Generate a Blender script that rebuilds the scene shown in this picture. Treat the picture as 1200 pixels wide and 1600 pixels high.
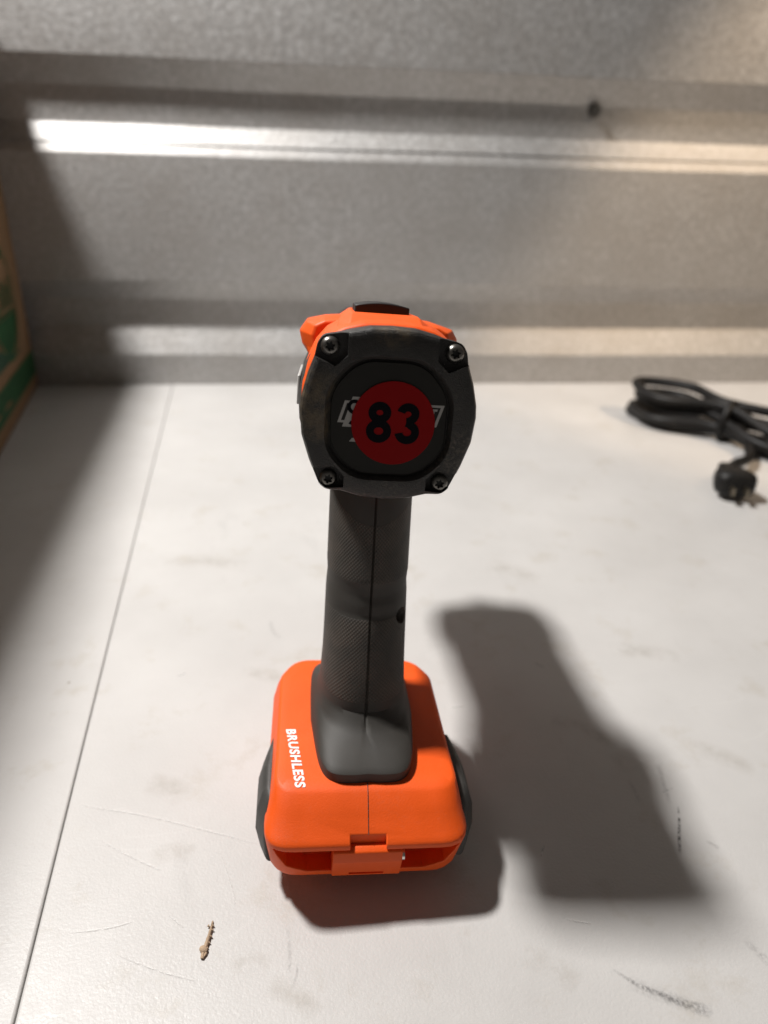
import bpy, bmesh, math, random
from mathutils import Vector, Matrix
from mathutils.bvhtree import BVHTree

random.seed(7)
rad = math.radians
S = bpy.context.scene
COL = S.collection
for o in list(bpy.data.objects):
    bpy.data.objects.remove(o)

# ------------------------------------------------------------------ camera
cam = bpy.data.cameras.new('camera')
cam.sensor_fit = 'VERTICAL'
cam.sensor_height = 36
cam.lens = 24.75
cam.clip_start = 0.01
cam.clip_end = 50
cam.dof.use_dof = True
cam.dof.focus_distance = 0.238
cam.dof.aperture_fstop = 7.4
co = bpy.data.objects.new('camera', cam)
COL.objects.link(co)
co.location = (0, 0, 0.238)
co.rotation_mode = 'QUATERNION'
co.rotation_quaternion = (Matrix.Rotation(rad(65), 4, 'X') @ Matrix.Rotation(rad(1.6), 4, 'Z')).to_quaternion()
S.camera = co
S.render.resolution_x = 768
S.render.resolution_y = 1024

# ------------------------------------------------------------------ light
W = bpy.data.worlds.new('World')
S.world = W
W.use_nodes = True
bg = W.node_tree.nodes['Background']
bg.inputs[0].default_value = (1.0, 0.92, 0.84, 1)
bg.inputs[1].default_value = 0.08


def lamp(name, kind, loc, target, energy, color, **kw):
    l = bpy.data.lights.new(name, kind)
    l.energy = energy
    l.color = color
    for k, v in kw.items():
        setattr(l, k, v)
    o = bpy.data.objects.new(name, l)
    o.location = loc
    o.rotation_euler = (Vector(target) - Vector(loc)).to_track_quat('-Z', 'Y').to_euler()
    COL.objects.link(o)
    return o


key = lamp('ceiling_lamp', 'AREA', (-0.625, 0.505, 1.32), (0.02, 0.505, 0), 33, (1, 0.975, 0.945), shape='RECTANGLE', size=0.11, size_y=0.15)
key.rotation_euler = (0, rad(-24.5), 0)
lamp('side_lamp', 'SPOT', (1.0, 0.15, 1.15), (0.74, 0.92, 0.06), 50, (1, 0.77, 0.54),
     spot_size=rad(48), spot_blend=0.25, shadow_soft_size=0.05)

S.view_settings.view_transform = 'Standard'
S.view_settings.look = 'None'
S.view_settings.exposure = 0
S.view_settings.gamma = 1


# ------------------------------------------------------------------ materials
class NT:
    def __init__(self, name):
        self.m = bpy.data.materials.new(name)
        self.m.use_nodes = True
        self.t = self.m.node_tree
        self.b = self.t.nodes['Principled BSDF']

    def n(self, kind, ins=None, **kw):
        x = self.t.nodes.new(kind)
        for k, v in kw.items():
            setattr(x, k, v)
        for k, v in (ins or {}).items():
            self.put(x.inputs[k], v)
        return x

    def put(self, sock, v):
        if isinstance(v, bpy.types.NodeSocket):
            self.t.links.new(v, sock)
        elif isinstance(v, (tuple, list)) and len(v) == 3 and sock.type == 'RGBA':
            sock.default_value = (*v, 1)
        else:
            sock.default_value = v

    def math(self, op, a, b=0.0, c=0.0, clamp=False):
        x = self.n('ShaderNodeMath', operation=op, use_clamp=clamp)
        for i, v in enumerate((a, b, c)):
            self.put(x.inputs[i], v)
        return x.outputs[0]

    def coord(self):
        return self.n('ShaderNodeTexCoord').outputs['Object']

    def noise(self, vec, scale, detail=3, rough=0.55, scl=None):
        if scl:
            mp = self.n('ShaderNodeMapping', {'Vector': vec, 'Scale': scl})
            vec = mp.outputs[0]
        return self.n('ShaderNodeTexNoise', {'Vector': vec, 'Scale': scale, 'Detail': detail, 'Roughness': rough}).outputs['Fac']

    def ramp(self, fac, stops):
        x = self.n('ShaderNodeValToRGB', {'Fac': fac})
        e = x.color_ramp.elements
        while len(e) < len(stops):
            e.new(0.5)
        for el, (p, c) in zip(e, stops):
            el.position = p
            el.color = (*c, 1) if len(c) == 3 else c
        return x.outputs[0]

    def mix(self, fac, a, b, mode='MIX'):
        x = self.n('ShaderNodeMix', data_type='RGBA', blend_type=mode)
        self.put(x.inputs[0], fac)
        self.put(x.inputs[6], a)
        self.put(x.inputs[7], b)
        return x.outputs[2]

    def bump(self, h, strength=0.3, dist=0.0005, normal=None):
        x = self.n('ShaderNodeBump', {'Height': h, 'Strength': strength, 'Distance': dist})
        if normal:
            self.put(x.inputs['Normal'], normal)
        return x.outputs[0]

    def set(self, **kw):
        names = {'color': 'Base Color', 'rough': 'Roughness', 'metal': 'Metallic', 'spec': 'Specular IOR Level',
                 'normal': 'Normal', 'alpha': 'Alpha'}
        for k, v in kw.items():
            self.put(self.b.inputs[names[k]], v)
        return self.m


def plastic(name, col, rough, grain=3000, gs=0.25, gd=0.0002, var=0.12, dust=0.0, patches=()):
    m = NT(name)
    c = m.coord()
    v = m.noise(c, 60, 4)
    hi = tuple(x * (1 + var) for x in col)
    lo = tuple(x * (1 - var) for x in col)
    colr = m.ramp(v, [(0.3, lo), (0.7, hi)])
    if dust:
        d = m.noise(c, 35, 5, 0.7)
        d2 = m.noise(c, 900, 2, 0.6)
        f = m.math('MULTIPLY', m.ramp(d, [(0.48, (0, 0, 0)), (0.75, (1, 1, 1))]), m.ramp(d2, [(0.45, (0, 0, 0)), (0.7, (1, 1, 1))]))
        colr = m.mix(m.math('MULTIPLY', f, dust), colr, (0.30, 0.25, 0.19))
    for (px, py, pz, pr) in patches:
        dd = m.n('ShaderNodeVectorMath', {0: c, 1: (px, py, pz)}, operation='DISTANCE').outputs['Value']
        f = m.math('SUBTRACT', 1.0, m.math('DIVIDE', dd, pr), clamp=True)
        f = m.math('MULTIPLY', m.math('MULTIPLY', f, 2.2, clamp=True), m.ramp(m.noise(c, 330, 5, 0.75), [(0.38, (0, 0, 0)), (0.66, (1, 1, 1))]))
        colr = m.mix(m.math('MULTIPLY', f, 0.8), colr, (0.13, 0.098, 0.060))
    r = m.math('ADD', m.math('MULTIPLY', m.noise(c, 120, 3), 0.16), rough - 0.08)
    g = m.noise(c, grain, 2)
    return m.set(color=colr, rough=r, normal=m.bump(g, gs, gd))


M = {}
M['orange'] = plastic('orange_plastic', (0.82, 0.098, 0.008), 0.52, 2000, 0.4, 0.0002, 0.06, 0.10)
M['orange'].node_tree.nodes['Principled BSDF'].inputs['Specular IOR Level'].default_value = 0.32
M['cover'] = plastic('dark_grained_plastic', (0.024, 0.0225, 0.021), 0.40, 2600, 0.8, 0.00035, 0.2, 0.35, [(-0.0235, -0.007, 0.176, 0.010), (-0.021, -0.007, 0.168, 0.007), (0.0, -0.007, 0.199, 0.008)])
M['plate'] = plastic('satin_black_plate', (0.017, 0.016, 0.014), 0.55, 2500, 0.1, 0.0001, 0.1)
M['plate'].node_tree.nodes['Principled BSDF'].inputs['Specular IOR Level'].default_value = 0.25
M['grey'] = plastic('charcoal_plastic', (0.046, 0.044, 0.041), 0.5, 2200, 0.3, 0.0002, 0.15, 0.25)
M['black'] = plastic('black_plastic', (0.010, 0.010, 0.010), 0.5)
M['screw'] = NT('blackened_steel').set(color=(0.20, 0.19, 0.175), metal=0.9, rough=0.34)
M['steel'] = NT('bright_steel').set(color=(0.72, 0.70, 0.66), metal=1.0, rough=0.28)
M['badge'] = NT('silver_badge').set(color=(0.55, 0.54, 0.52), metal=0.2, rough=0.4)
M['sticker'] = plastic('red_sticker', (0.24, 0.002, 0.003), 0.6, 800, 0.05, 0.0001, 0.06)
M['sticker'].node_tree.nodes['Principled BSDF'].inputs['Specular IOR Level'].default_value = 0.13
M['ink'] = NT('black_ink').set(color=(0.004, 0.004, 0.006), rough=0.6, spec=0.08)
M['grey_print'] = NT('grey_print').set(color=(0.34, 0.33, 0.32), rough=0.5)
M['white_print'] = NT('white_print').set(color=(0.85, 0.83, 0.80), rough=0.5)
M['cord'] = plastic('black_rubber_cord', (0.006, 0.0055, 0.0055), 0.5, 900, 0.2, 0.0003, 0.2, 0.2)
M['cord'].node_tree.nodes['Principled BSDF'].inputs['Specular IOR Level'].default_value = 0.3
M['brass'] = NT('plug_metal').set(color=(0.30, 0.26, 0.20), metal=1.0, rough=0.4)
M['green_print'] = plastic('green_print', (0.008, 0.080, 0.018), 0.7, 600, 0.2, 0.0003, 0.2)
M['teal_print'] = plastic('teal_print', (0.02, 0.072, 0.036), 0.7, 600, 0.2, 0.0003, 0.2)


def rubber_material():
    m = NT('knurled_grey_rubber')
    c = m.coord()
    sp = m.n('ShaderNodeSeparateXYZ', {'Vector': c})
    x, y, z = sp.outputs
    # staggered raised dots, about 1.1 mm apart, on the two grip zones
    cy = m.math('MULTIPLY_ADD', z, 0.219, -0.00235)   # centre line of the raked grip
    u = m.math('MULTIPLY', m.math('ARCTAN2', x, m.math('SUBTRACT', cy, y)), 0.0172)
    k = 2 * math.pi / 0.00125
    a = m.math('SINE', m.math('MULTIPLY', u, 2 * math.pi / 0.00115))
    b = m.math('SINE', m.math('MULTIPLY', z, 2 * math.pi / 0.0015))
    dots = m.math('MULTIPLY', a, b)
    dots = m.math('MULTIPLY_ADD', dots, 0.5, 0.5)

    def band(lo, hi):
        e = 0.0006
        p = m.math('MULTIPLY_ADD', m.math('SUBTRACT', z, lo), 1 / e, 0, clamp=True)
        q = m.math('MULTIPLY_ADD', m.math('SUBTRACT', hi, z), 1 / e, 0, clamp=True)
        return m.math('MULTIPLY', p, q)
    # upper zone ends in a shallow curve under the head
    top = m.math('ADD', 0.1265, m.math('MULTIPLY', m.math('MULTIPLY', x, x), 34.0))
    mask = m.math('ADD', band(0.1045, top), band(0.0600, 0.0915), clamp=True)
    h = m.math('MULTIPLY', dots, mask)
    fine = m.noise(c, 2200, 2)
    h2 = m.math('ADD', h, m.math('MULTIPLY', fine, 0.18))
    cv = m.noise(c, 45, 4)
    col = m.ramp(cv, [(0.3, (0.031, 0.028, 0.024)), (0.7, (0.042, 0.038, 0.033))])
    dust = m.math('MULTIPLY', m.math('MULTIPLY', dots, mask), m.ramp(m.noise(c, 90, 4), [(0.35, (0, 0, 0)), (0.7, (1, 1, 1))]))
    col = m.mix(m.math('MULTIPLY', dust, 0.5), col, (0.13, 0.095, 0.070))
    return m.set(color=col, rough=0.62, normal=m.bump(h2, 0.65, 0.0003))


M['rubber'] = rubber_material()


def galv_material():
    m = NT('galvanised_steel')
    c = m.coord()
    n1 = m.noise(c, 190, 3, 0.65)
    n2 = m.noise(c, 14, 4, 0.6)
    n3 = m.noise(c, 700, 2, 0.5)
    col = m.ramp(n1, [(0.28, (0.37, 0.36, 0.35)), (0.5, (0.45, 0.44, 0.43)), (0.72, (0.58, 0.575, 0.57))])
    col = m.mix(m.ramp(n2, [(0.42, (0, 0, 0)), (0.75, (0.5, 0.5, 0.5))]), col, (0.37, 0.345, 0.32))
    drag = m.noise(c, 30, 5, 0.7, (0.15, 1, 1))
    col = m.mix(m.ramp(drag, [(0.66, (0, 0, 0)), (0.72, (0.25, 0.25, 0.25))]), col, (0.72, 0.70, 0.68))
    r = m.math('MULTIPLY_ADD', n1, 0.20, 0.43)
    nb = m.bump(n3, 0.22, 0.0006, m.bump(m.noise(c, 170, 3, 0.6), 0.30, 0.0014))
    return m.set(color=col, metal=0.55, rough=r, normal=nb)


M['galv'] = galv_material()


def table_material():
    m = NT('white_painted_board')
    c = m.coord()
    n = m.noise(c, 9, 5, 0.6)
    n2 = m.noise(c, 30, 6, 0.7)
    n3 = m.noise(c, 170, 3, 0.6)
    col = m.ramp(n, [(0.3, (0.49, 0.475, 0.46)), (0.7, (0.565, 0.55, 0.535))])
    # beige stains and grey handling dirt in patches
    st = m.ramp(n2, [(0.56, (0, 0, 0)), (0.74, (0.55, 0.55, 0.55))])
    col = m.mix(st, col, (0.41, 0.37, 0.31))
    gr = m.ramp(m.noise(c, 22, 6, 0.75, (1, 0.35, 1)), [(0.60, (0, 0, 0)), (0.76, (0.4, 0.4, 0.4))])
    col = m.mix(gr, col, (0.38, 0.37, 0.36))
    sp = m.ramp(m.n('ShaderNodeTexVoronoi', {'Vector': c, 'Scale': 55}).outputs['Distance'], [(0.035, (1, 1, 1)), (0.05, (0, 0, 0))])
    sp = m.math('MULTIPLY', sp, m.ramp(m.noise(c, 31, 2), [(0.60, (0, 0, 0)), (0.62, (1, 1, 1))]))
    col = m.mix(m.math('MULTIPLY', sp, 0.7), col, (0.22, 0.18, 0.14))
    # hairline scuffs, paler than the paint
    wv = m.noise(c, 26, 2, 0.5, (0.22, 1, 1))
    hair = m.ramp(m.math('ABSOLUTE', m.math('SUBTRACT', wv, 0.5)), [(0.0, (1, 1, 1)), (0.006, (0, 0, 0))])
    hair = m.math('MULTIPLY', hair, m.ramp(m.noise(c, 12, 3), [(0.57, (0, 0, 0)), (0.72, (0.22, 0.22, 0.22))]))
    col = m.mix(hair, col, (0.68, 0.67, 0.655))
    r = m.math('MULTIPLY_ADD', n3, 0.25, 0.30)
    bm_ = m.bump(m.noise(c, 900, 2), 0.22, 0.0005, m.bump(n3, 0.10, 0.001))
    return m.set(color=col, rough=r, normal=bm_, spec=0.4)


M['table'] = table_material()


def cardboard_material():
    m = NT('brown_cardboard')
    c = m.coord()
    w = m.noise(c, 40, 4, 0.6, (1, 1, 6))
    f = m.noise(c, 500, 3, 0.6)
    col = m.ramp(w, [(0.3, (0.25, 0.145, 0.07)), (0.7, (0.31, 0.185, 0.095))])
    return m.set(color=col, rough=0.85, normal=m.bump(f, 0.2, 0.0004))


M['card'] = cardboard_material()


def mark_material(name, col, dens, scale):
    m = NT(name)
    c = m.coord()
    uv = m.n('ShaderNodeUVMap').outputs[0]
    sp = m.n('ShaderNodeSeparateXYZ', {'Vector': uv})
    u, v = sp.outputs[0], sp.outputs[1]
    ev = m.math('SUBTRACT', 1.0, m.math('POWER', m.math('ABSOLUTE', m.math('MULTIPLY_ADD', v, 2, -1)), 1.6))
    eu = m.math('SUBTRACT', 1.0, m.math('POWER', m.math('ABSOLUTE', m.math('MULTIPLY_ADD', u, 2, -1)), 3.0))
    nz = m.ramp(m.noise(c, scale, 4, 0.7), [(0.36, (0, 0, 0)), (0.62, (1, 1, 1))])
    a = m.math('MULTIPLY', m.math('MULTIPLY', m.math('MULTIPLY', ev, eu), nz), dens, clamp=True)
    return m.set(color=col, rough=0.6, alpha=a)


M['scuff'] = mark_material('dark_scuff', (0.07, 0.065, 0.07), 0.42, 900)
M['deep_scuff'] = mark_material('deep_scuff', (0.05, 0.045, 0.05), 0.85, 500)
M['smear'] = mark_material('grey_smear', (0.15, 0.14, 0.14), 0.20, 700)
M['scratch'] = mark_material('pale_scratch', (0.74, 0.73, 0.71), 0.8, 500)
M['stain'] = mark_material('beige_stain', (0.40, 0.34, 0.26), 0.16, 90)
M['wood'] = plastic('brown_plant_fibre', (0.42, 0.30, 0.20), 0.8, 3000, 0.6, 0.0004, 0.35)

# ------------------------------------------------------------------ helpers
MM = 0.001


def link(name, me, mat=None, parent=None, smooth=35, bevel=0.0, seg=2, weight=False):
    o = bpy.data.objects.new(name, me)
    COL.objects.link(o)
    if mat:
        me.materials.append(mat)
    if parent:
        o.parent = parent
    if smooth:
        for p in me.polygons:
            p.use_smooth = True
        me.set_sharp_from_angle(angle=rad(smooth))
    if bevel:
        b = o.modifiers.new('bevel', 'BEVEL')
        b.width = bevel * MM
        b.segments = seg
        b.limit_method = 'ANGLE'
        b.angle_limit = rad(28)
        b.harden_normals = False
    return o


def mesh(name, verts, faces, k=MM):
    me = bpy.data.meshes.new(name)
    me.from_pydata([(x * k, y * k, z * k) for x, y, z in verts], [], faces)
    bm = bmesh.new()
    bm.from_mesh(me)
    bmesh.ops.recalc_face_normals(bm, faces=bm.faces)
    bm.to_mesh(me)
    bm.free()
    return me


def loft(name, rings, cap=True):
    n = len(rings[0])
    v = [p for r in rings for p in r]
    f = []
    for i in range(len(rings) - 1):
        for j in range(n):
            a, b = i * n + j, i * n + (j + 1) % n
            f.append((a, b, b + n, a + n))
    if cap:
        f.append(tuple(range(n)))
        f.append(tuple((len(rings) - 1) * n + j for j in range(n)))
    return mesh(name, v, f)


def prism(name, pts, a, b, axis='y'):
    """extrude a 2D outline between a and b; axis y: pts are (x, z), axis z: pts are (x, y), axis x: pts are (y, z)"""
    def P(p, t):
        return {'y': (p[0], t, p[1]), 'z': (p[0], p[1], t), 'x': (t, p[0], p[1])}[axis]
    return loft(name, [[P(p, a) for p in pts], [P(p, b) for p in pts]])


def round_poly(pts, r, n=5):
    out = []
    L = len(pts)
    rr = r if isinstance(r, (list, tuple)) else [r] * L
    for i in range(L):
        p0, p, p1 = Vector(pts[i - 1]), Vector(pts[i]), Vector(pts[(i + 1) % L])
        d0, d1 = (p0 - p), (p1 - p)
        ang = d0.angle(d1)
        t = min(rr[i] / math.tan(ang / 2), d0.length * 0.48, d1.length * 0.48)
        a, b = p + d0.normalized() * t, p + d1.normalized() * t
        for k in range(n + 1):
            s = k / n
            q = a * (1 - s) ** 2 + p * 2 * s * (1 - s) + b * s * s
            out.append((q.x, q.y))
    return out


def mirror_outline(half):
    """half outline from top centre down the right to bottom centre -> closed"""
    left = [(-x, z) for x, z in half[::-1] if x > 1e-6]
    return list(half) + left


def resample(pts, n):
    P = [Vector(p) for p in pts]
    P.append(P[0])
    d = [0]
    for a, b in zip(P, P[1:]):
        d.append(d[-1] + (b - a).length)
    out = []
    for k in range(n):
        t = d[-1] * k / n
        i = max(j for j in range(len(d) - 1) if d[j] <= t + 1e-9)
        s = (t - d[i]) / max(1e-9, d[i + 1] - d[i])
        q = P[i].lerp(P[i + 1], s)
        out.append((q.x, q.y))
    return out


def cut(o, cutters):
    for i, me in enumerate(cutters):
        c = bpy.data.objects.new('cutter', me)
        COL.objects.link(c)
        md = o.modifiers.new('cut', 'BOOLEAN')
        md.object = c
        md.operation = 'DIFFERENCE'
        md.solver = 'EXACT'
        c.parent = o.parent
        dg = bpy.context.evaluated_depsgraph_get()
        dg.update()
        new = bpy.data.meshes.new_from_object(o.evaluated_get(dg))
        o.modifiers.clear()
        o.data = new
        bpy.data.objects.remove(c)
    for p in o.data.polygons:
        p.use_smooth = True
    o.data.set_sharp_from_angle(angle=rad(35))
    return o


def bev(o, w, seg=2, ang=28):
    b = o.modifiers.new('bevel', 'BEVEL')
    b.width = w * MM
    b.segments = seg
    b.limit_method = 'ANGLE'
    b.angle_limit = rad(ang)
    return o


def revolve(name, prof, n=32, axis='y', c=(0, 0, 0)):
    """prof: list of (t, r) along the axis"""
    rings = []
    for t, r in prof:
        ring = []
        for k in range(n):
            a = 2 * math.pi * k / n
            u, w = r * math.cos(a), r * math.sin(a)
            p = {'y': (u, t, w), 'z': (u, w, t), 'x': (t, u, w)}[axis]
            ring.append((p[0] + c[0], p[1] + c[1], p[2] + c[2]))
        rings.append(ring)
    return loft(name, rings)


def tube(name, pts, r, n=10, k=MM, closed=False, rfun=None):
    P = [Vector(p) for p in pts]
    rings = []
    up = Vector((0, 0, 1))
    prev = None
    L = len(P)
    for i, p in enumerate(P):
        if closed:
            t = (P[(i + 1) % L] - P[i - 1]).normalized()
        else:
            t = (P[min(i + 1, L - 1)] - P[max(i - 1, 0)]).normalized()
        ref = prev if prev else (up if abs(t.z) < 0.9 else Vector((1, 0, 0)))
        a = (ref - t * ref.dot(t)).normalized()
        prev = a
        b = t.cross(a)
        rr = rfun(i / (L - 1)) * r if rfun else r
        rings.append([tuple(p + (a * math.cos(2 * math.pi * j / n) + b * math.sin(2 * math.pi * j / n)) * rr) for j in range(n)])
    if closed:
        rings.append(rings[0])
    return loft(name, rings, cap=not closed)


def catmull(pts, n=8, closed=False):
    P = [Vector(p) for p in pts]
    L = len(P)
    out = []
    rng = range(L) if closed else range(L - 1)
    for i in rng:
        g = (lambda j: P[j % L]) if closed else (lambda j: P[max(0, min(L - 1, j))])
        a, b, c, d = g(i - 1), g(i), g(i + 1), g(i + 2)
        for k in range(n):
            t = k / n
            out.append(0.5 * ((2 * b) + (c - a) * t + (2 * a - 5 * b + 4 * c - d) * t * t + (3 * b - a - 3 * c + d) * t ** 3))
    if not closed:
        out.append(P[-1])
    return [tuple(v) for v in out]


def tag(o, label, cat, group=None, kind=None):
    o['label'] = label
    if cat:
        o['category'] = cat
    if group:
        o['group'] = group
    if kind:
        o['kind'] = kind
    return o


def empty(name, loc, rz=0, ry=0):
    o = bpy.data.objects.new(name, None)
    COL.objects.link(o)
    o.empty_display_size = 0.02
    o.location = loc
    o.rotation_euler = (0, ry, rz)
    return o


def join_meshes(name, meshes):
    bm = bmesh.new()
    for me in meshes:
        bm.from_mesh(me)
    out = bpy.data.meshes.new(name)
    bm.to_mesh(out)
    bm.free()
    return out


def flat_stroke(pts, w, closed=False):
    """2D stroke as (verts, quads), centre line pts"""
    P = [Vector(p) for p in pts]
    L = len(P)
    v, f = [], []
    for i, p in enumerate(P):
        t = (P[(i + 1) % L] - P[i - 1]) if closed else (P[min(i + 1, L - 1)] - P[max(i - 1, 0)])
        t.normalize()
        nrm = Vector((-t.y, t.x))
        v += [p + nrm * w / 2, p - nrm * w / 2]
    for i in range(L if closed else L - 1):
        a, b = 2 * i, 2 * ((i + 1) % L)
        f.append((a, a + 1, b + 1, b))
    return v, f


def arc(cx, cy, rx, ry, a0, a1, n=24):
    return [(cx + rx * math.cos(rad(a0 + (a1 - a0) * k / n)), cy + ry * math.sin(rad(a0 + (a1 - a0) * k / n))) for k in range(n + 1)]


def text_mesh(name, body, size, bold=0.0, shear=0.0, spacing=1.0):
    cu = bpy.data.curves.new(name, 'FONT')
    cu.body = body
    cu.size = size
    cu.offset = bold
    cu.shear = shear
    cu.space_character = spacing
    cu.resolution_u = 6
    o = bpy.data.objects.new(name, cu)
    COL.objects.link(o)
    dg = bpy.context.evaluated_depsgraph_get()
    dg.update()
    me = bpy.data.meshes.new_from_object(o.evaluated_get(dg))
    bpy.data.objects.remove(o)
    return me


# ------------------------------------------------------------------ the wall
YAW = rad(6.94)
wall = empty('steel_wall', (-0.0068, 0.9102, 0), YAW)
tag(wall, 'ribbed galvanised steel wall standing along the back edge of the white table', 'wall')


def sheet(name, prof, proud, x0, x1, nx=80):
    """prof: (z, depth) from the bottom up; depth > 0 goes away from the viewer; solid sheet 0.8 mm thick"""
    v, f = [], []
    np_ = len(prof)
    for side in (0, 1):
        for i in range(nx + 1):
            x = x0 + (x1 - x0) * i / nx
            for (z, d) in prof:
                wob = 0.6 * math.sin(x * 0.011 + z * 0.013) + 0.35 * math.sin(x * 0.031 + z * 0.021 + 1)
                v.append((x, d - proud + wob + side * 0.8, z + 0.25 * math.sin(x * 0.017)))
    off = (nx + 1) * np_
    for i in range(nx):
        for j in range(np_ - 1):
            a = i * np_ + j
            f.append((a, a + np_, a + np_ + 1, a + 1))
            f.append((off + a, off + a + 1, off + a + np_ + 1, off + a + np_))
        for j in (0, np_ - 1):
            a = i * np_ + j
            f.append((a, a + np_, off + a + np_, off + a))
    for i in (0, nx):
        for j in range(np_ - 1):
            a = i * np_ + j
            f.append((a, a + 1, off + a + 1, off + a))
    return mesh(name, v, f)


D = 17


def soften(prof, r=1.3):
    """round the folds of the sheet profile a little"""
    out = [prof[0]]
    for i in range(1, len(prof) - 1):
        p0, p, p1 = (Vector(prof[i + k]) for k in (-1, 0, 1))
        a = p + (p0 - p).normalized() * min(r, (p0 - p).length * 0.4)
        b = p + (p1 - p).normalized() * min(r, (p1 - p).length * 0.4)
        for s in (0, 0.33, 0.67, 1):
            q = a * (1 - s) ** 2 + p * 2 * s * (1 - s) + b * s * s
            out.append((q.x, q.y))
    out.append(prof[-1])
    return out


low = soften([(-40, 0), (37, 0), (70, D), (103, D), (125, 0), (193, 0.6), (261, 0), (281, 11.3)])
up = soften([(272.5, 6.5), (291, D), (327, D), (353, 0), (421, 0.6), (489, 0), (519, D), (555, D), (581, 0), (900, 0)])
link('lower_sheet', sheet('lower_sheet', low, 0, -1300, 1300), M['galv'], wall, 40)
link('upper_sheet', sheet('upper_sheet', up, 2.0, -1300, 1300), M['galv'], wall, 40)
hexa = [(5.4 * math.cos(rad(60 * k + 12)), 5.4 * math.sin(rad(60 * k + 12))) for k in range(6)]
bolt_me = join_meshes('bolt', [revolve('washer', [(D + 1.0, 8.0), (D - 2.6, 8.0), (D - 4.0, 7.4), (D - 4.2, 4.5)], 24),
                               prism('hex', hexa, D - 3.5, D - 11.2, 'y')])
for i, bx in enumerate((245, -760, 855)):
    b = bpy.data.objects.new('bolt', bolt_me)
    COL.objects.link(b)
    if i == 0:
        bolt_me.materials.append(M['screw'])
    b.parent = wall
    b.location = (bx * MM, 0, 0.3225)

# ------------------------------------------------------------------ the table
table = empty('work_table', (-0.1915, 0.5035, 0), rad(12.27))
tag(table, 'white painted work table of two butted boards, scuffed and stained', 'table')


def board(name, x0, x1, z):
    pts = [(x0, -900), (x1, -900), (x1, 640), (x0, 640)]
    me = prism(name, pts, z - 16, z, 'z')
    o = link(name, me, M['table'], table, 35)
    bev(o, 1.1, 3)
    return o


# back edge follows the wall: clip each board by the wall line
def board_clipped(name, x0, x1, z):
    inv = table.matrix_basis.inverted()
    wb = Matrix.Translation(wall.location) @ Matrix.Rotation(YAW, 4, 'Z')
    a = inv @ (wb @ Vector((-1.3, -0.001, 0)))
    b = inv @ (wb @ Vector((1.3, -0.001, 0)))

    def yb(x):
        t = (x * MM - a.x) / (b.x - a.x)
        return (a.y + (b.y - a.y) * t) / MM
    pts = [(x0, -900), (x1, -900), (x1, yb(x1)), (x0, yb(x0))]
    o = link(name, prism(name, pts, z - 16, z, 'z'), M['table'], table, 35)
    bev(o, 0.9, 3)
    return o


right_board = board_clipped('table_board', 0.25, 950, 0)
left_board = board_clipped('table_board', -700, -0.25, -0.35)

INV = None
bpy.context.view_layer.update()
INV = table.matrix_world.inverted()


def ribbon(name, pts, w, mat, z=0.25, wfun=None):
    """worn mark lying on the right-hand board, pts in world millimetres"""
    P = catmull([(x, y, 0) for x, y in pts], 6)
    n = len(P)
    v, f, uv = [], [], []
    for i, p in enumerate(P):
        p = Vector(p)
        t = (Vector(P[min(i + 1, n - 1)]) - Vector(P[max(i - 1, 0)])).normalized()
        nr = Vector((-t.y, t.x, 0))
        ww = w * (wfun(i / (n - 1)) if wfun else 1)
        for s in (-0.5, 0.5):
            q = INV @ ((p + nr * ww * s) * MM)
            v.append((q.x / MM, q.y / MM, z))
            uv.append((i / (n - 1), s + 0.5))
    for i in range(n - 1):
        f.append((2 * i, 2 * i + 2, 2 * i + 3, 2 * i + 1))
    me = mesh(name, v, f)
    L = me.uv_layers.new(name='UVMap')
    for lp in me.loops:
        L.data[lp.index].uv = uv[lp.vertex_index]
    o = link(name, me, mat, None, 0)
    o.parent = right_board
    return o


ribbon('scuff_mark', [(129, 221), (127, 214), (124, 206), (121, 197)], 1.5, M['deep_scuff'], wfun=lambda t: 0.7 + t * 0.6)
ribbon('scuff_mark', [(112, 235), (113, 228), (113, 222)], 2.6, M['smear'])
ribbon('scuff_mark', [(129, 246), (127, 232), (126, 222)], 3.0, M['smear'])
ribbon('scuff_mark', [(81, 151), (88, 146), (97, 142), (104, 139.5), (110, 138)], 4.2, M['scuff'], wfun=lambda t: 0.25 + 1.0 * t)
ribbon('scuff_mark', [(85, 147), (97, 142), (110, 138)], 6, M['smear'])
ribbon('scuff_mark', [(131, 163), (136, 154), (139, 150)], 4, M['smear'])
ribbon('scuff_mark', [(134, 204), (138, 200)], 2.5, M['smear'])
ribbon('scuff_mark', [(-30, 163), (-28, 154), (-27, 146)], 1.6, M['smear'])
ribbon('scuff_mark', [(-66, 353), (-63, 342), (-57, 334)], 3.0, M['smear'])
ribbon('scratch_mark', [(-124, 212.5), (-98, 209), (-72, 203), (-45, 196)], 1.1, M['scratch'])
ribbon('scratch_mark', [(-107, 195), (-92, 188), (-80, 183)], 0.9, M['scratch'])
ribbon('scratch_mark', [(-73, 166), (-66, 161)], 0.8, M['scratch'])
ribbon('scratch_mark', [(-86, 151), (-70, 146), (-56, 143)], 0.8, M['scratch'])
ribbon('scratch_mark', [(-106, 158), (-93, 160), (-84, 163)], 0.8, M['scratch'])
ribbon('scratch_mark', [(-60, 192), (-52, 176), (-50, 170)], 0.6, M['scratch'])
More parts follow.
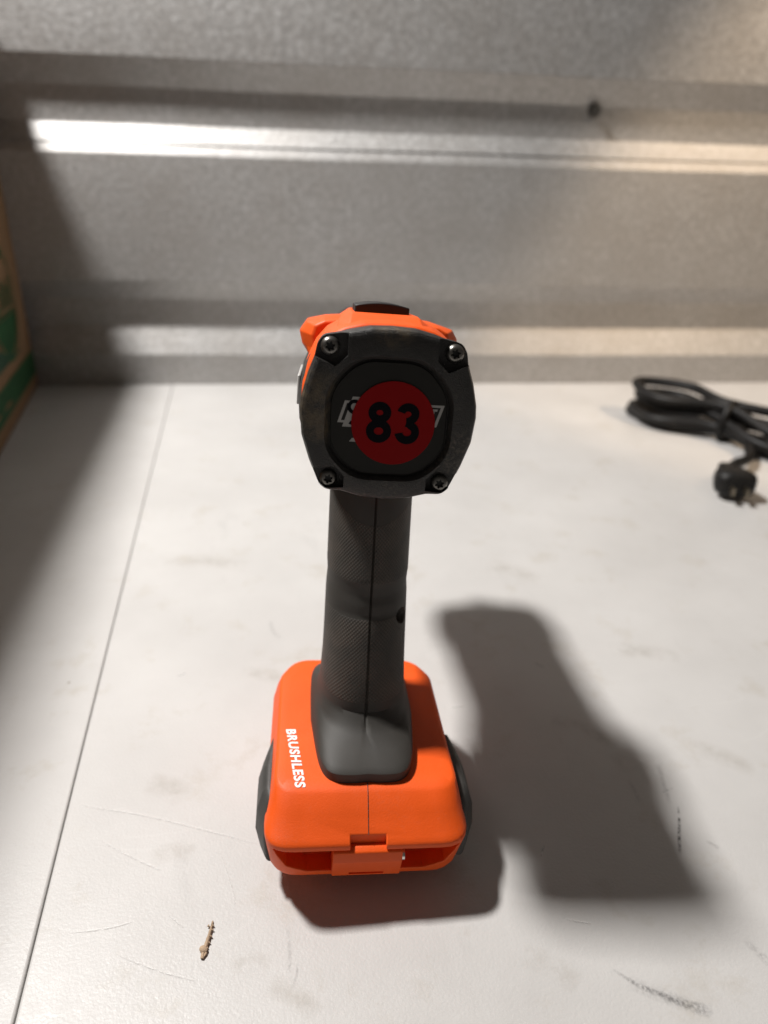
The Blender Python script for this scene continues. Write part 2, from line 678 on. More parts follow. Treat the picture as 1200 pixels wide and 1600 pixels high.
for (x, y, l, w) in ((-62, 300, 24, 12), (-90, 222, 22, 14), (-78, 190, 16, 10), (100, 265, 34, 12), (118, 245, 20, 14), (150, 330, 40, 16),
                     (60, 150, 20, 10), (-40, 148, 14, 8), (160, 250, 30, 14), (-120, 420, 60, 20), (90, 420, 40, 20), (-25, 138, 20, 9)):
    a = random.uniform(-0.6, 0.6)
    ribbon('stain_mark', [(x - l / 2 * math.cos(a), y - l / 2 * math.sin(a)), (x, y + 2), (x + l / 2 * math.cos(a), y + l / 2 * math.sin(a))],
           w, M['stain'], z=0.2 + 0.004 * (x % 7))
rs = random.Random(3)
for k in range(10):
    x, y = rs.uniform(-110, 170), rs.uniform(135, 330)
    l, a = rs.uniform(3, 10), rs.uniform(0, 3.1)
    ribbon('scratch_mark' if k % 2 else 'scuff_mark', [(x, y), (x + l * math.cos(a) * 0.5 + rs.uniform(-1, 1), y + l * math.sin(a) * 0.5), (x + l * math.cos(a), y + l * math.sin(a))],
           rs.uniform(0.5, 1.2), M['scratch'] if k % 2 else M['smear'], z=0.3 + 0.003 * k)

# ------------------------------------------------------------------ the cardboard box
box = empty('cardboard_box', (-0.435, 0.858, 0.0), math.atan2(-0.9544, 0.2985))
tag(box, 'tall brown cardboard box with green printing at the left against the steel wall', 'box')
# local x runs from the wall towards the viewer, local y is out of the printed face (+y), z up
BL, BH, BT = 690, 440, 300
WARP = 0.20 / 1000  # the carton leans back a little towards its near top corner


def warp(u, v):
    return -WARP * u * v


bm = bmesh.new()
bmesh.ops.create_cube(bm, size=1)
bmesh.ops.subdivide_edges(bm, edges=bm.edges, cuts=7, use_grid_fill=True)
for v in bm.verts:
    u, w = (v.co.x + 0.5) * BL, (v.co.z + 0.5) * BH + 0.4
    v.co = Vector((u, (v.co.y - 0.5) * BT + warp(u, w), w)) * MM
me = bpy.data.meshes.new('carton')
bm.to_mesh(me)
bm.free()
bev(link('carton', me, M['card'], box, 35), 2.2, 3)


def face_print(name, polys, mat, h=0.25):
    v, f = [], []
    for poly in polys:
        b = len(v)
        v += [(u, h + 0.35 + warp(u, w), w) for u, w in poly]
        f.append(tuple(range(b, b + len(poly))))
    return link(name, mesh(name, v, f), mat, box, 0)


def ring2(cx, cz, r0, r1, a0, a1, n=30):
    return [(cx + r1 * math.cos(rad(a0 + (a1 - a0) * k / n)), cz + r1 * math.sin(rad(a0 + (a1 - a0) * k / n))) for k in range(n + 1)] + \
           [(cx + r0 * math.cos(rad(a1 + (a0 - a1) * k / n)), cz + r0 * math.sin(rad(a1 + (a0 - a1) * k / n))) for k in range(n + 1)]


def seg2(cx, cz, r, a0, a1, n=20):
    return [(cx + r * math.cos(rad(a0 + (a1 - a0) * k / n)), cz + r * math.sin(rad(a0 + (a1 - a0) * k / n))) for k in range(n + 1)]


face_print('printed_band', [[(3, 17), (BL - 3, 17), (BL - 3, 45), (3, 45)]], M['green_print'])
face_print('printed_band', [[(60, 58), (BL - 3, 58), (BL - 3, 78), (175, 78), (120, 64), (90, 60)]], M['teal_print'])
CX, CZ = 112, 119
face_print('printed_emblem', [ring2(CX, CZ, 60, 63.5, 0, 180), ring2(CX, CZ, 60, 63.5, 180, 360),
                              seg2(CX, CZ, 56, 200, 340), seg2(CX, CZ, 56, 42, 138)], M['green_print'], 0.3)
face_print('printed_letters', [[(62, 107), (68, 107), (68, 136), (62, 136)], [(74, 107), (80, 107), (80, 128), (74, 128)],
                               [(86, 107), (92, 107), (92, 134), (86, 134)], [(98, 107), (104, 107), (104, 134), (98, 134)],
                               [(62, 101), (150, 101), (150, 104), (62, 104)],
                               [(112, 107), (118, 107), (118, 128), (112, 128)], [(124, 107), (146, 107), (146, 112), (124, 112)]], M['green_print'], 0.3)

# ------------------------------------------------------------------ the drill
drill = empty('cordless_drill', (-0.009, 0.220, 0.0005), rad(6.5), rad(3.0))
tag(drill, 'orange and charcoal cordless drill without its battery, upright on the white table, rear end facing', 'power drill')
HZ = 172.0  # axis of the motor housing


def up_at(pts, dz=HZ):
    return [(x, z + dz) for x, z in pts]


half = [(0, 26.6), (7, 26.3), (13.5, 24.9), (16.5, 23.9), (21.8, 22.9), (23.4, 20.2), (24.2, 16), (26.2, 10.5), (27.8, 4), (28.1, 0), (27.3, -8), (24.7, -15.8),
        (22.6, -20.8), (21.3, -23.8), (19, -25.8), (14, -25.9), (8, -27.5), (0, -28.2)]
cover_out = round_poly(mirror_outline(half), 5.0, 4)
rings = []
for y, s in ((2.5, 1.0), (-5.6, 1.0), (-7.4, 0.975), (-8.0, 0.935)):
    rings.append([(x * s, y, z * s + HZ) for x, z in cover_out])
cover = link('rear_cover', loft('rear_cover', rings), M['cover'], drill, 35)
octo = [(20.3, 7.5), (11, 18.0), (-11, 18.0), (-20.3, 7.5), (-20.3, -12.5), (-11, -21.5), (11, -21.5), (20.3, -12.5)]
octo_out = round_poly(octo, 14, 8)


def inset(pts, d, c=(0, -1.75)):
    return [((x - c[0]) * (1 - d / 20.3) + c[0], (z - c[1]) * (1 - d / 19.9) + c[1]) for x, z in pts]


cutters = []
cutters.append(loft('recess', [[(x, -9.0, z + HZ) for x, z in inset(octo_out, -0.6)], [(x, -6.4, z + HZ) for x, z in inset(octo_out, 1.1)],
                               [(x, -5.3, z + HZ) for x, z in inset(octo_out, 1.25)]]))
SCREWS = [(-19.4, 19.8), (19.4, 19.8), (-18.2, -22.0), (18.2, -22.0)]
for sx in (-1, 1):
    cutters.append(prism('pocket', [(sx * x, z + HZ) for x, z in [(13.9, 24.2), (13.9, 17.3), (17.6, 13.9), (24.0, 16.6), (27, 17), (24.2, 27), (22, 22.8), (15, 24.4)]][:5] +
                         [(sx * 27, 22.3 + HZ), (sx * 23.0, 22.3 + HZ), (sx * 21.6, 23.6 + HZ)], -9.5, -4.6, 'y'))
    cutters.append(prism('pocket', [(sx * x, z + HZ) for x, z in [(13.3, -24.3), (13.3, -20.6), (16.2, -17.4), (22.3, -18.2), (27, -19), (27, -23.4), (20.9, -23.4), (19.2, -24.9)]], -9.5, -4.9, 'y'))
cut(cover, cutters)
bev(cover, 0.35, 2, 30)

plate = [(x * 1.0, z) for x, z in inset(octo_out, 1.8)]
pl = link('cover_plate', loft('cover_plate', [[(x, -5.0, z + HZ) for x, z in plate], [(x, -6.1, z + HZ) for x, z in plate],
                                              [(x * 0.985, -6.45, (z + 1.75) * 0.985 - 1.75 + HZ) for x, z in plate]]), M['plate'], drill, 30)


def on_cover(name, v2, faces, y, mat, parent):
    return link(name, mesh(name, [(x, y, z + HZ) for x, z in v2], faces), mat, parent, 0)


def para(x0, x1, z0, z1, sk=0.30):
    return [(x0 + sk * (z0 - z0) - sk * 0, z0), (x1, z0), (x1 + sk * (z1 - z0), z1), (x0 + sk * (z1 - z0), z1)]


# grey logo print: a slanted frame with a filled block holding an S at its left, a T at its right, a second line below
lv, lf = [], []


def add_poly(lv, lf, pts):
    b = len(lv)
    lv += pts
    lf.append(tuple(range(b, b + len(pts))))


za, zb = -3.4, 3.6
FX0, FX1 = -16.2, 15.4
t = 0.75
add_poly(lv, lf, para(FX0, FX0 + t * 1.25, za, zb))
add_poly(lv, lf, para(FX1 - t * 1.25, FX1, za, zb))
sk = 0.30
add_poly(lv, lf, [(FX0 + t * 1.25, za), (-14.2, za), (-14.2 + sk * t, za + t), (FX0 + t * 1.25 + sk * t, za + t)])
add_poly(lv, lf, [(FX0 + t * 1.25 + sk * (zb - t - za), zb - t), (-14.2 + sk * (zb - t - za), zb - t), (-14.2 + sk * (zb - za), zb), (FX0 + t * 1.25 + sk * (zb - za), zb)])
add_poly(lv, lf, para(-14.6, -3.0, za - 1.3, zb + 1.3))
add_poly(lv, lf, [(12.2, za), (FX1 - t * 1.25, za), (FX1 - t * 1.25 + sk * t, za + t), (12.2 + sk * t, za + t)])
add_poly(lv, lf, [(12.6, zb - t), (FX1 - t * 1.25 + sk * (zb - t - za), zb - t), (FX1 - t * 1.25 + sk * (zb - za), zb), (12.6, zb)])
add_poly(lv, lf, [(11.0, zb - 2.0), (15.2, zb - 2.0), (15.4, zb - 1.3), (11.2, zb - 1.3)])
add_poly(lv, lf, [(12.6, za + 1.0), (13.7, za + 1.0), (14.5, zb - 2.02), (13.4, zb - 2.02)])
add_poly(lv, lf, [(-12.2, -9.4), (-9.2, -9.4), (-8.4, -8.2), (-11.2, -8.2)])
on_cover('logo_print', lv, lf, -6.54, M['grey_print'], pl)
sv, sf = flat_stroke(arc(-11.0, 1.7, 1.7, 1.75, 60, 270, 20) + arc(-11.2, -1.8, 1.7, 1.75, 90, -130, 20), 1.15)
on_cover('logo_letter', [(v.x, v.y) for v in sv], sf, -6.60, M['ink'], pl)

# sticker with 83
SX, SZ, SR = 1.5, -2.9, 13.3
n = 72
front = [(SX + SR * math.cos(2 * math.pi * k / n), -6.85, SZ + HZ + SR * math.sin(2 * math.pi * k / n)) for k in range(n)]
back = [(x, -6.58, z) for x, y, z in front]
st = link('sticker', loft('sticker', [back, front]), M['sticker'], drill, 30)
st['label'] = 'round red sticker with the number 83'


def digits():
    v, f = [], []

    def add(vs, fs):
        b = len(v)
        v.extend([(p.x, p.y) for p in vs])
        f.extend([tuple(i + b for i in q) for q in fs])
    w = 2.55
    add(*flat_stroke(arc(-4.45, 3.02, 2.35, 2.10, 0, 350, 40), w, True))
    add(*flat_stroke(arc(-4.50, -2.75, 2.75, 2.45, 0, 350, 40), w, True))
    add(*flat_stroke(arc(4.55, 3.02, 2.30, 2.10, 168, -62, 30) + [(5.1, 0.62), (4.1, 0.55)], w))
    add(*flat_stroke([(4.1, 0.25), (4.9, 0.05)] + arc(4.55, -2.75, 2.65, 2.45, 62, -172, 34), w))
    return v, f


dv, df = digits()
# layered strokes: tiny height steps keep the overlapping pieces apart
vv = []
for i, (x, z) in enumerate(dv):
    comp = 0 if i < 82 else 1 if i < 164 else 2 if i < 164 + 66 else 3
    vv.append((SX + x * 1.0, -6.90 - 0.012 * comp, SZ + 0.2 + z * 1.02 + HZ))
link('sticker_number', mesh('sticker_number', vv, df), M['ink'], st, 0)


def torx_screw(x, z, y=-4.7):
    r = 2.95
    body = revolve('screw', [(y + 1.5, r), (y - 0.4, r), (y - 1.3, r * 0.93), (y - 1.9, r * 0.72), (y - 2.1, r * 0.60)], 28, 'y', (x, 0, z + HZ))
    o = link('screw', body, M['screw'], drill, 40)
    pts = []
    for k in range(48):
        a = 2 * math.pi * k / 48
        rr = 1.28 + 0.30 * math.cos(6 * a)
        pts.append((x + rr * math.cos(a + 0.3), z + HZ + rr * math.sin(a + 0.3)))
    cut(o, [prism('torx', pts, y - 3, y - 0.7, 'y')])
    sock = link('screw_socket', prism('screw_socket', [(x + (px - x) * 0.98, z + HZ + (pz - z - HZ) * 0.98) for px, pz in pts], y - 0.9, y - 0.75, 'y'), M['black'], o, 0)


for x, z in SCREWS:
    torx_screw(x, z)

# orange housing behind the cover
hh = [(0, 27.2), (9, 26.8), (15, 25.2), (20, 22.4), (23.6, 18), (26.2, 12), (27.9, 5), (28.2, -2), (26, -11), (22.5, -19.5), (15, -25.5), (7, -27.6), (0, -28)]
hs = resample(round_poly(mirror_outline(hh), 3, 4), 96)
rings = []
for y, s, lift in ((-2, 0.90, 0), (6.5, 0.92, 0), (7.5, 0.985, 0), (9, 1.0, 0), (30, 1.03, 0.6), (60, 1.02, 0.5), (82, 0.93, 0), (86, 0.86, 0)):
    rings.append([(x * s, y, z * s + HZ + (lift if z > 0 else 0)) for x, z in hs])
housing = link('housing', loft('housing', rings), M['orange'], drill, 40)
bev(housing, 0.5, 2, 35)
# raised orange spine the gear switch slides in, stepped towards the rear
sp_half = [(-18.5, 20), (-16.0, 26.0), (-11.5, 29.2), (11.5, 29.2), (16.0, 26.0), (18.5, 20)]
rs_ = []
for y, dz, sx in ((13, -3.2, 1.05), (19, -0.6, 1.0), (24, 0, 0.98), (72, 0, 0.95), (76, -2.5, 0.92)):
    rs_.append([(x * sx - 1.0, y, z + dz + HZ) for x, z in round_poly(sp_half, 1.4, 4)])
bev(link('top_spine', loft('top_spine', rs_), M['orange'], drill, 40), 0.4, 2, 35)
# gear switch: a curved black slider on the spine
rr = [[(x, y, 29.1 + h - (x / 9.6) ** 2 * 1.2 + HZ - (0 if h else 3.5)) for x in [9.6 * (2 * k / 16 - 1) for k in range(17)]] for h in (0, 3.6) for y in (27,)]
bot = [(x, z) for x, y, z in rr[0]]
topp = [(x, z) for x, y, z in rr[1]]
bev(link('gear_switch', prism('gear_switch', [(x - 1.6, z) for x, z in topp + bot[::-1]], 29, 54, 'y'), M['black'], drill, 35), 0.35, 2, 40)
# shoulders at the gearbox end
for sx in (-1, 1):
    rgs = []
    for y, g in ((36, 0.0), (42, 0.7), (47, 1.0), (66, 1.0), (72, 0.6)):
        prof = [(10, 20), (12, 26.0), (19.5, 25.2), (26.4 - 3.5 * (1 - g), 23.4), (28.8 - 5 * (1 - g), 19.8), (27.6 - 5 * (1 - g), 15.0), (24.2, 10), (18, 8)]
        rgs.append([(sx * (x + 1.2) - 0.8, y, z + 0.9 + HZ - (1 - g) * 1.0) for x, z in round_poly(prof, 1.6, 4)])
    bev(link('shoulder', loft('shoulder', rgs), M['orange'], drill, 50), 0.9, 3, 35)
# charcoal side panels with a badge each
for sx in (-1, 1):
    pan = []
    for y, g in ((14, -2.5), (16, 0), (22, 1.0), (60, 1.6), (78, 0.0), (82, -3)):
        prof = [(22, 17.5), (25.0 + g, 14.5), (27.6 + g, 8), (28.6 + g, 0), (28.0 + g, -8), (25.0 + g, -17), (20, -22.5), (16, -20), (16, 14)]
        pan.append([(sx * x, y, z + HZ) for x, z in round_poly(prof, 2.2, 4)])
    sp_ = link('side_panel', loft('side_panel', pan), M['grey'], drill, 40)
    bev(sp_, 0.5, 2, 40)
    bd = link('badge', prism('badge', [(24, -3.5 + HZ), (58, -3.5 + HZ), (60, 6.5 + HZ), (26, 6.5 + HZ)], sx * 29.2, sx * 30.2, 'x'), M['badge'], sp_, 30)
    bev(bd, 0.3, 2, 30)
# gearbox nose, torque collar and chuck
link('gearbox_nose', revolve('gearbox_nose', [(84, 26.5), (100, 26.5), (108, 26)], 40, 'y', (0, 0, HZ)), M['grey'], drill, 35)
rg = []
N = 96
for y, r0, rip in ((107, 24, 0), (109.5, 26, 0.8), (132, 25.5, 0.8), (133.5, 23.5, 0)):
    rg.append([((r0 + rip * math.cos(24 * 2 * math.pi * k / N)) * math.cos(2 * math.pi * k / N), y, HZ + (r0 + rip * math.cos(24 * 2 * math.pi * k / N)) * math.sin(2 * math.pi * k / N)) for k in range(N)])
link('torque_collar', loft('torque_collar', rg), M['black'], drill, 35)
rg = []
for y, r0, rip in ((132.5, 24, 0), (135, 28.5, 0.5), (152, 28.5, 0.5), (164, 26.5, 0.5), (171, 22, 0.4), (173, 14, 0)):
    rg.append([((r0 + rip * math.cos(16 * 2 * math.pi * k / N)) * math.cos(2 * math.pi * k / N), y, HZ + (r0 + rip * math.cos(16 * 2 * math.pi * k / N)) * math.sin(2 * math.pi * k / N)) for k in range(N)])
ch = link('chuck', loft('chuck', rg), M['black'], drill, 35)
for k in range(3):
    a = rad(90 + 120 * k)
    jx, jz = 3.2 * math.cos(a), 3.2 * math.sin(a)
    link('jaw', prism('jaw', [(jx - 1.5, jz + HZ - 1.5), (jx + 1.5, jz + HZ - 1.5), (jx + 1.5, jz + HZ + 1.5), (jx - 1.5, jz + HZ + 1.5)], 166, 178, 'y'), M['steel'], ch, 30)

# the motor housing points slightly nose-down: turn every piece of it about the rear face
TILT = Matrix.Translation((0, -0.008, HZ * MM)) @ Matrix.Rotation(rad(-2), 4, 'Z') @ Matrix.Rotation(rad(-7), 4, 'X') @ Matrix.Translation((0, 0.008, -HZ * MM))
done = set()
for o in list(drill.children_recursive):
    if o.data and o.data.name not in done:
        o.data.transform(TILT)
        done.add(o.data.name)

# rubber handle: (z, rear y, front y, half width, squareness)
SEC = [(150, 11.5, 48, 15.4, 2.2), (143, 10, 47.5, 15.49, 2.2), (134, 8.2, 46.5, 15.6, 2.25), (126, 6.6, 45, 15.62, 2.3), (117, 4.6, 43, 15.65, 2.3), (107, 2.0, 41, 15.68, 2.3), (104.6, 1.4, 40.6, 15.69, 2.3), (103.6, 1.6, 40.4, 15.55, 2.3), (102.4, 1.4, 40, 15.5, 2.3), (100.6, 1.3, 39.6, 15.4, 2.3), (99.4, 1.1, 39.4, 15.4, 2.3), (97.4, 0.3, 39, 15.55, 2.3), (95.6, -0.3, 38.6, 15.7, 2.3), (93.4, -0.5, 38.2, 15.79, 2.3), (92.2, -0.8, 38, 15.8, 2.3), (91.4, -1.3, 37.6, 15.81, 2.3), (84, -3.8, 36, 15.91, 2.35), (76, -6.2, 34.5, 16.02, 2.4), (68, -8.4, 33, 16.21, 2.45), (61, -10.2, 32, 16.58, 2.5), (57.5, -10.8, 31.5, 16.7, 2.5), (56.4, -10.9, 31.5, 16.8, 2.5), (55.0, -12.4, 31, 17.0, 2.5), (53, -14.6, 31, 17.5, 2.6), (51, -18.0, 31, 18.099999999999998, 2.7), (49.4, -23.6, 32, 18.9, 4.0), (46.9, -29.4, 33, 19.7, 5.2), (46.1, -31.0, 33.8, 20.0, 6), (45.5, -31.7, 34, 20.15, 6), (41.0, -31.8, 34, 20.15, 6)]


def se_ring(z, yr, yf, hw, e, N=88):
    cy, hd = (yr + yf) / 2, (yf - yr) / 2
    angs = [2 * math.pi * k / N for k in range(N)]
    base = [a for a in angs if abs(a - 1.5 * math.pi) > 1e-6]
    extra = [1.5 * math.pi - 0.020, 1.5 * math.pi, 1.5 * math.pi + 0.020]
    pts = []
    for a in sorted(base + extra):
        c, s = math.cos(a), math.sin(a)
        x = hw * math.copysign(abs(c) ** (2 / e), c)
        y = cy + hd * math.copysign(abs(s) ** (2 / e), s)
        if z < 56:  # the foot of the grip narrows towards the rear
            x *= 1 - min(1, (56 - z) / 9) * 0.17 * max(0, (cy - y) / hd)
        if s < 0:  # the back of the grip is slightly keeled
            y -= 0.9 * max(0, 1 - abs(x) / hw) * (1 if 58 < z < 140 else max(0.0, (z - 48) / 10) if z <= 58 else 0)
        if abs(a - 1.5 * math.pi) < 1e-6:
            y += 0.8 if z > 50 else 0.4
        pts.append((x, y, z))
    return pts


handle = link('handle', loft('handle', [se_ring(*s) for s in SEC]), M['rubber'], drill, 35)
cut(handle, [revolve('hole', [(5.0, 3.2), (30, 3.2)], 24, 'x', (0, 4.6, 89.5))])
hs_ = link('handle_screw', revolve('handle_screw', [(4.6, 2.9), (6.2, 2.9), (6.8, 2.0)], 20, 'x', (0, 4.6, 89.5)), M['black'], handle, 35)
# smooth collar under the head, proud of the knurling
flange = [(-14.6, -31.2), (14.6, -31.2), (16.6, -28.5), (19.8, -6), (20.0, 6), (17, 30), (12, 36), (-12, 36), (-17, 30), (-20.0, 6), (-19.8, -6), (-16.6, -28.5)]
fl = round_poly(flange, [2.5, 2.5, 4, 4, 4, 4, 4, 4, 4, 4, 4, 4], 4)
fr = []
for z, g in ((40, 0.9), (41.9, 0.9), (42.3, 0.88)):
    fr.append([(x * g, (y - 2) * g + 2, z) for x, y in fl])
bev(link('handle_boot', loft('handle_boot', fr), M['rubber'], drill, 45), 0.3, 2, 40)
# trigger on the far side of the handle
bev(link('trigger', prism('trigger', round_poly([(40, 140), (57, 139), (54, 128), (53, 118), (56, 108), (38, 106)], 3, 4), -6.5, 6.5, 'x'), M['orange'], drill, 35), 1.2, 3)
bev(link('direction_switch', prism('direction_switch', [(38, 138), (46, 138), (46, 144), (38, 144)], -18, 18, 'x'), M['black'], drill, 35), 0.8, 2)


# the orange foot
def foot_ring(z, yr, yf, hr, hf, cr, cf, N=6):
    pts = round_poly([(-hr, yr), (hr, yr), (hr * 0.985, yr + 22), (hf * 1.0, yf - 12), (hf * 0.80, yf), (-hf * 0.80, yf), (-hf, yf - 12), (-hr * 0.985, yr + 22)],
                     [cr, cr, 8, 12, cf, cf, 12, 8], N)
    return [(x, y, z) for x, y in pts]


FR = [(9.8, -42.0, 43, 32.5, 34, 14, 10), (11.2, -44.6, 44.5, 34.0, 35, 17, 12), (14, -45.6, 45, 35.0, 35.6, 18, 12), (27.6, -48.3, 45, 36.6, 35.6, 19, 12), (29.2, -48.2, 45, 36.7, 35.6, 19, 12), (30.2, -47.5, 44.8, 36.4, 35.4, 19, 12),
      (31.0, -46.2, 44.6, 36.0, 35.2, 18, 12), (36.2, -40.4, 43.4, 34.8, 34.2, 14, 12), (40.6, -35.4, 42.0, 33.6, 32.9, 9, 12), (41.45, -33.4, 40.6, 32.4, 31.6, 7, 11), (41.8, -29.5, 37, 29.4, 28.4, 6, 10)]
foot = link('foot', loft('foot', [foot_ring(*r) for r in FR]), M['orange'], drill, 45)
slot = [(-32.4, 27.2), (32.4, 27.2), (33, 26.4), (28.5, 18.2), (21, 14.6), (-21, 14.6), (-28.5, 18.2), (-33, 26.4)]
cut(foot, [loft('slot', [[(x, y, z) for x, z in slot] for y in (-60, -38.5)]),
           prism('notch', [(-6.3, -54), (6.3, -54), (6.3, -45.4), (-6.3, -45.4)], 26.0, 38.0, 'z')])
bev(foot, 0.6, 3, 24)
# belt-clip tab bridging the slot
tabp = round_poly([(-39, 26.8), (-46.8, 27.6), (-48.7, 26.6), (-49.3, 22.5), (-47.0, 13.0), (-39, 13.0)], 1.2, 4)
tab = link('clip_tab', prism('clip_tab', tabp, -12.2, 12.2, 'x'), M['orange'], foot, 40)
bev(tab, 0.35, 2, 40)
cut(tab, [prism('tab_slot', [(-6.2, 14.4), (6.2, 14.4), (6.2, 15.6), (-6.2, 15.6)], -56, -46.5, 'y')])
link('clip_screw', revolve('clip_screw', [(11.9, 2.0), (13.2, 2.0), (13.5, 1.4)], 20, 'x', (0, -46.3, 22.5)), M['steel'], foot, 35)
# parting line of the foot: the seam on the rear ramp
seam = [(0, -29.7, 41.8), (0, -33.4, 41.45), (0, -35.4, 40.6), (0, -40.4, 36.2), (0, -45.4, 31.7)]
link('seam', tube('seam', seam, 0.16, 6), M['cover'], foot, 0)
# charcoal bumpers on both sides
for sx in (-1, 1):
    rb = []
    for z, g, yr in ((12.5, 0.6, -40), (14, 2.0, -39.6), (21, 3.8, -38), (28, 3.4, -35.5), (33.0, 1.6, -33), (34.8, -0.2, -31.5)):
        pr = [(30, yr + 0.5), (34.8 + 0.4 * g, yr), (36.0 + g, yr + 6), (36.2 + g, -15), (35.4 + g * 0.8, -7), (34.6 + 0.1 * g, 0.5), (28, 0)]
        rb.append([(sx * (x + (1.6 if sx > 0 and x > 33 else 0)), y, z) for x, y in round_poly(pr, 1.5, 3)])
    bev(link('bumper', loft('bumper', rb), M['grey'], drill, 55), 0.8, 3, 40)
# small latch slit at the right front of the foot
bev(link('latch_slit', prism('latch_slit', [(22.0, 24), (28.5, 18), (29.2, 19.2), (22.8, 25.2)], 38, 41.4, 'z'), M['black'], foot, 0), 0.2, 1)
# rail block below that the battery slides onto; the drill stands on it
bev(link('battery_rail', prism('battery_rail', round_poly([(-24, -30), (24, -30), (24, 38), (-24, 38)], 3, 3), 5.5, 14, 'z'), M['black'], drill, 35), 0.6, 2)
bev(link('terminal_block', prism('terminal_block', round_poly([(-15, -18), (15, -18), (15, 34), (-15, 34)], 2, 3), 0.4, 6, 'z'), M['black'], drill, 35), 0.6, 2)

# BRUSHLESS in white along the left of the foot, wrapped onto its surface
tm = text_mesh('lettering', 'BRUSHLESS', 4.9, 0.19, 0.15, 1.12)
bm = bmesh.new()
bm.from_mesh(tm)
bmesh.ops.triangulate(bm, faces=bm.faces)
bmesh.ops.subdivide_edges(bm, edges=[e for e in bm.edges if e.calc_length() > 1.2], cuts=1)
fb = bmesh.new()
fb.from_mesh(foot.data)
tree = BVHTree.FromBMesh(fb)
xs = [v.co.x for v in bm.verts]
x0, x1 = min(xs), max(xs)
a0, a1 = Vector((-29.6, -4.0)), Vector((-25.6, -33.6))
dirv = (a1 - a0)
ln = dirv.length
dirv.normalize()
nv = Vector((-dirv.y, dirv.x))
for v in bm.verts:
    s = (v.co.x - x0) / (x1 - x0) * ln
    p = a0 + dirv * s + nv * (v.co.y * 1.0)
    hit = tree.ray_cast(Vector((p.x, p.y, 80)) * MM, Vector((0, 0, -1)))
    z = hit[0].z if hit[0] else 0.0415
    v.co = Vector((p.x * MM, p.y * MM, z + 0.00022))
bm.to_mesh(tm)
bm.free()
fb.free()
link('lettering', tm, M['white_print'], foot, 0)

# ------------------------------------------------------------------ the coiled cord
cord = empty('power_cord', (0.36, 0.715, 0), 0)
tag(cord, 'coiled black power cord with plug, lying at the right near the steel wall', 'cord')
ax = Vector((0.62, -0.78, 0)).normalized()      # long axis of the hank
ay = Vector((0.78, 0.62, 0)).normalized()
rc = random.Random(5)
pts = []
NL = 4
for k in range(NL):
    zz = [5, 13, 22, 33][k]
    w = [26, 34, 22, 30][k]
    la = -[112, 122, 104, 112][k]
    lb = [120, 106, 124, 112][k]
    sh = [0, 3, -3, 2][k]
    for (u, v, dz) in ((-12, -w * 0.24, 3), (la * 0.6, -w * 0.95, 0), (la, -w * 0.1, 0), (la * 0.62, w * 0.95, 1), (-8, w * 0.26, 4), (lb * 0.55, w * 0.9, 0), (lb, w * 0.1, 0), (lb * 0.5, -w * 0.8, 1)):
        p = ax * (u + sh + rc.uniform(-5, 5)) + ay * (v + rc.uniform(-4, 4))
        pts.append((p.x, p.y, max(5.0, zz + dz + rc.uniform(-1.2, 1.2) + (5 if k == 3 and u == la * 0.62 else 5 if k >= 2 and u == la else 6 if k == 2 and u == la * 0.62 else 0))))
tail0 = [(-14, -22, 24), (-40, -72, 14), (-52, -112, 12)]
link('cable', tube('cable', catmull(pts, 7), 5.2, 10), M['cord'], cord, 60)
# tie wrapped round the waist of the hank
tiep = [(-ay * 17 * math.cos(a) * 1.0 + Vector((0, 0, 1)) * (20 + 20 * math.sin(a))) + ax * (1.5 * math.sin(2 * a)) for a in [2 * math.pi * k / 20 for k in range(20)]]
link('cord_tie', tube('cord_tie', [tuple(p) for p in tiep], 4.2, 8, closed=True), M['cord'], cord, 60)
# tail running down to the plug
tail = [tuple(ax * 10 + Vector((0, 0, 18))), (6, -30, 13), (-12, -78, 10), (-40, -108, 13), (-55, -129, 14)]
link('cable', tube('cable', catmull(tail, 8), 4.8, 10), M['cord'], cord, 60)
pd = Vector((-0.15, -0.99, 0)).normalized()
pn = Vector((0.99, -0.15, 0)).normalized()
pc = Vector((-58, -134, 14.5))
prg = []
for s, w, h in ((-14, 5.2, 5.2), (0, 6.0, 6.0), (3, 9, 8), (9, 14, 10), (24, 17.5, 12), (31, 14.5, 10.5), (33, 12.0, 8)):
    ring = []
    for k in range(28):
        a = 2 * math.pi * k / 28
        c, s_ = math.cos(a), math.sin(a)
        q = pc + pd * s + pn * w * math.copysign(abs(c) ** 0.7, c) + Vector((0, 0, 1)) * h * math.copysign(abs(s_) ** 0.7, s_)
        ring.append(tuple(q))
    prg.append(ring)
pg = link('plug', loft('plug', prg), M['cord'], cord, 40)
bev(pg, 0.8, 2, 40)
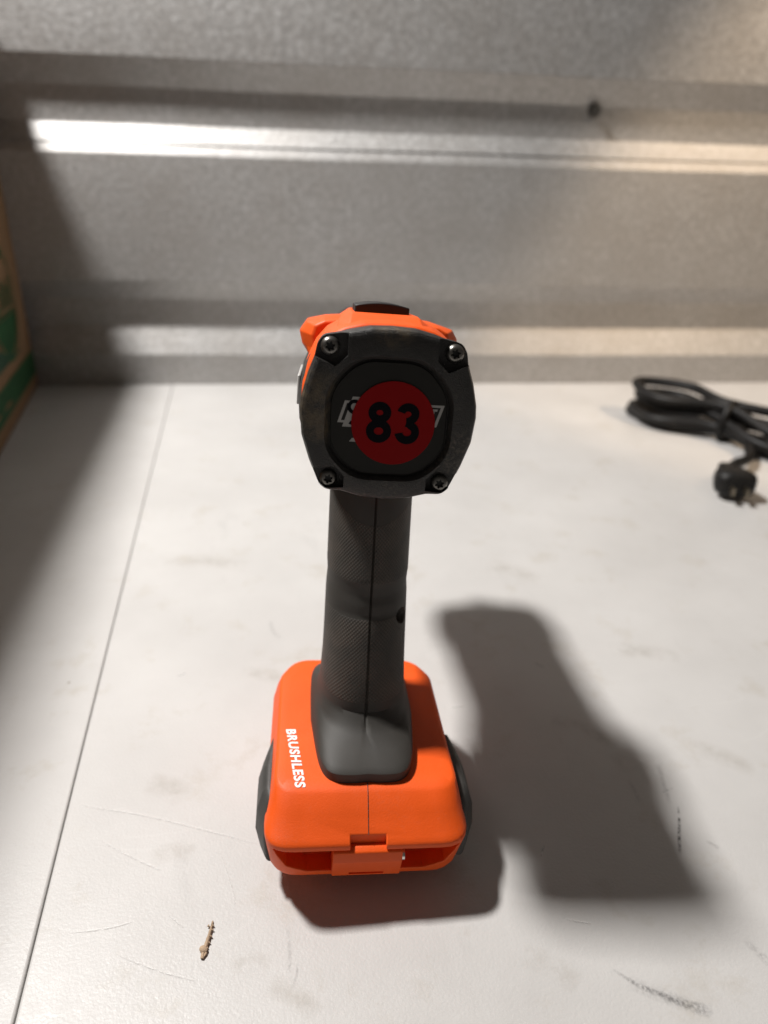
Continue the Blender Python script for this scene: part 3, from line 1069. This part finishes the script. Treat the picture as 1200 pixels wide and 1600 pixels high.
for off, z in ((-5.5, -2), (5.5, -2)):
    b0 = pc + pd * 31 + pn * off
    vs = []
    for t_ in (0, 11):
        for dx, dz in ((-0.8, -3.2), (0.8, -3.2), (0.8, 3.2), (-0.8, 3.2)):
            q = b0 + pd * t_ + pn * dx + Vector((0, 0, dz + z))
            vs.append(tuple(q))
    link('prong', mesh('prong', vs, [(0, 1, 2, 3), (4, 5, 6, 7), (0, 1, 5, 4), (1, 2, 6, 5), (2, 3, 7, 6), (3, 0, 4, 7)]), M['brass'], pg, 30)

# ------------------------------------------------------------------ dry plant fragment in the foreground
twig = empty('dry_twig', (-0.0565, 0.157, 0), rad(4))
twig.scale = (0.88, 0.95, 0.88)
tag(twig, 'tiny dry brown plant twig with notched stem lying on the table at lower left', 'twig')
rt = random.Random(11)
stem = [(0.6, 7.0, 0.5), (0.5, 4.6, 0.8), (0.3, 2.0, 1.0), (-0.1, -1.0, 1.0), (-0.5, -3.2, 1.0), (-0.9, -5.2, 1.0), (-1.0, -7.0, 0.6)]
link('stem', tube('stem', catmull(stem, 5), 0.62, 8, rfun=lambda t: 0.45 + 0.75 * min(1, t * 2.2) - 0.2 * max(0, t - 0.8) * 5 * 0.6 + rt.uniform(-0.12, 0.12)), M['wood'], twig, 50)
for (x, y, a, l) in ((0.9, 5.2, -20, 1.3), (1.0, 3.4, -10, 1.2), (0.9, 1.2, -30, 1.3), (0.5, -1.2, -20, 1.2), (0.3, -3.2, -10, 0.9), (0.1, 5.0, 200, 0.8), (0.6, -5.2, -110, 1.6)):
    d = Vector((math.cos(rad(a)), math.sin(rad(a)), 0.1))
    p = Vector((x - 0.5, y, 0.8))
    link('bud', tube('bud', [tuple(p), tuple(p + d * l * 0.5), tuple(p + d * l)], 0.62, 7, rfun=lambda t: 1.0 - 0.75 * t), M['wood'], twig, 50)
kn = [(-2.0, -3.4, 0.7), (-1.3, -3.9, 1.1), (-0.6, -4.3, 1.1), (0.1, -4.5, 0.7)]
link('husk', tube('husk', kn, 1.15, 9, rfun=lambda t: 0.5 + 1.0 * math.sin(math.pi * (0.15 + 0.7 * t)) * 0.7), M['wood'], twig, 50)
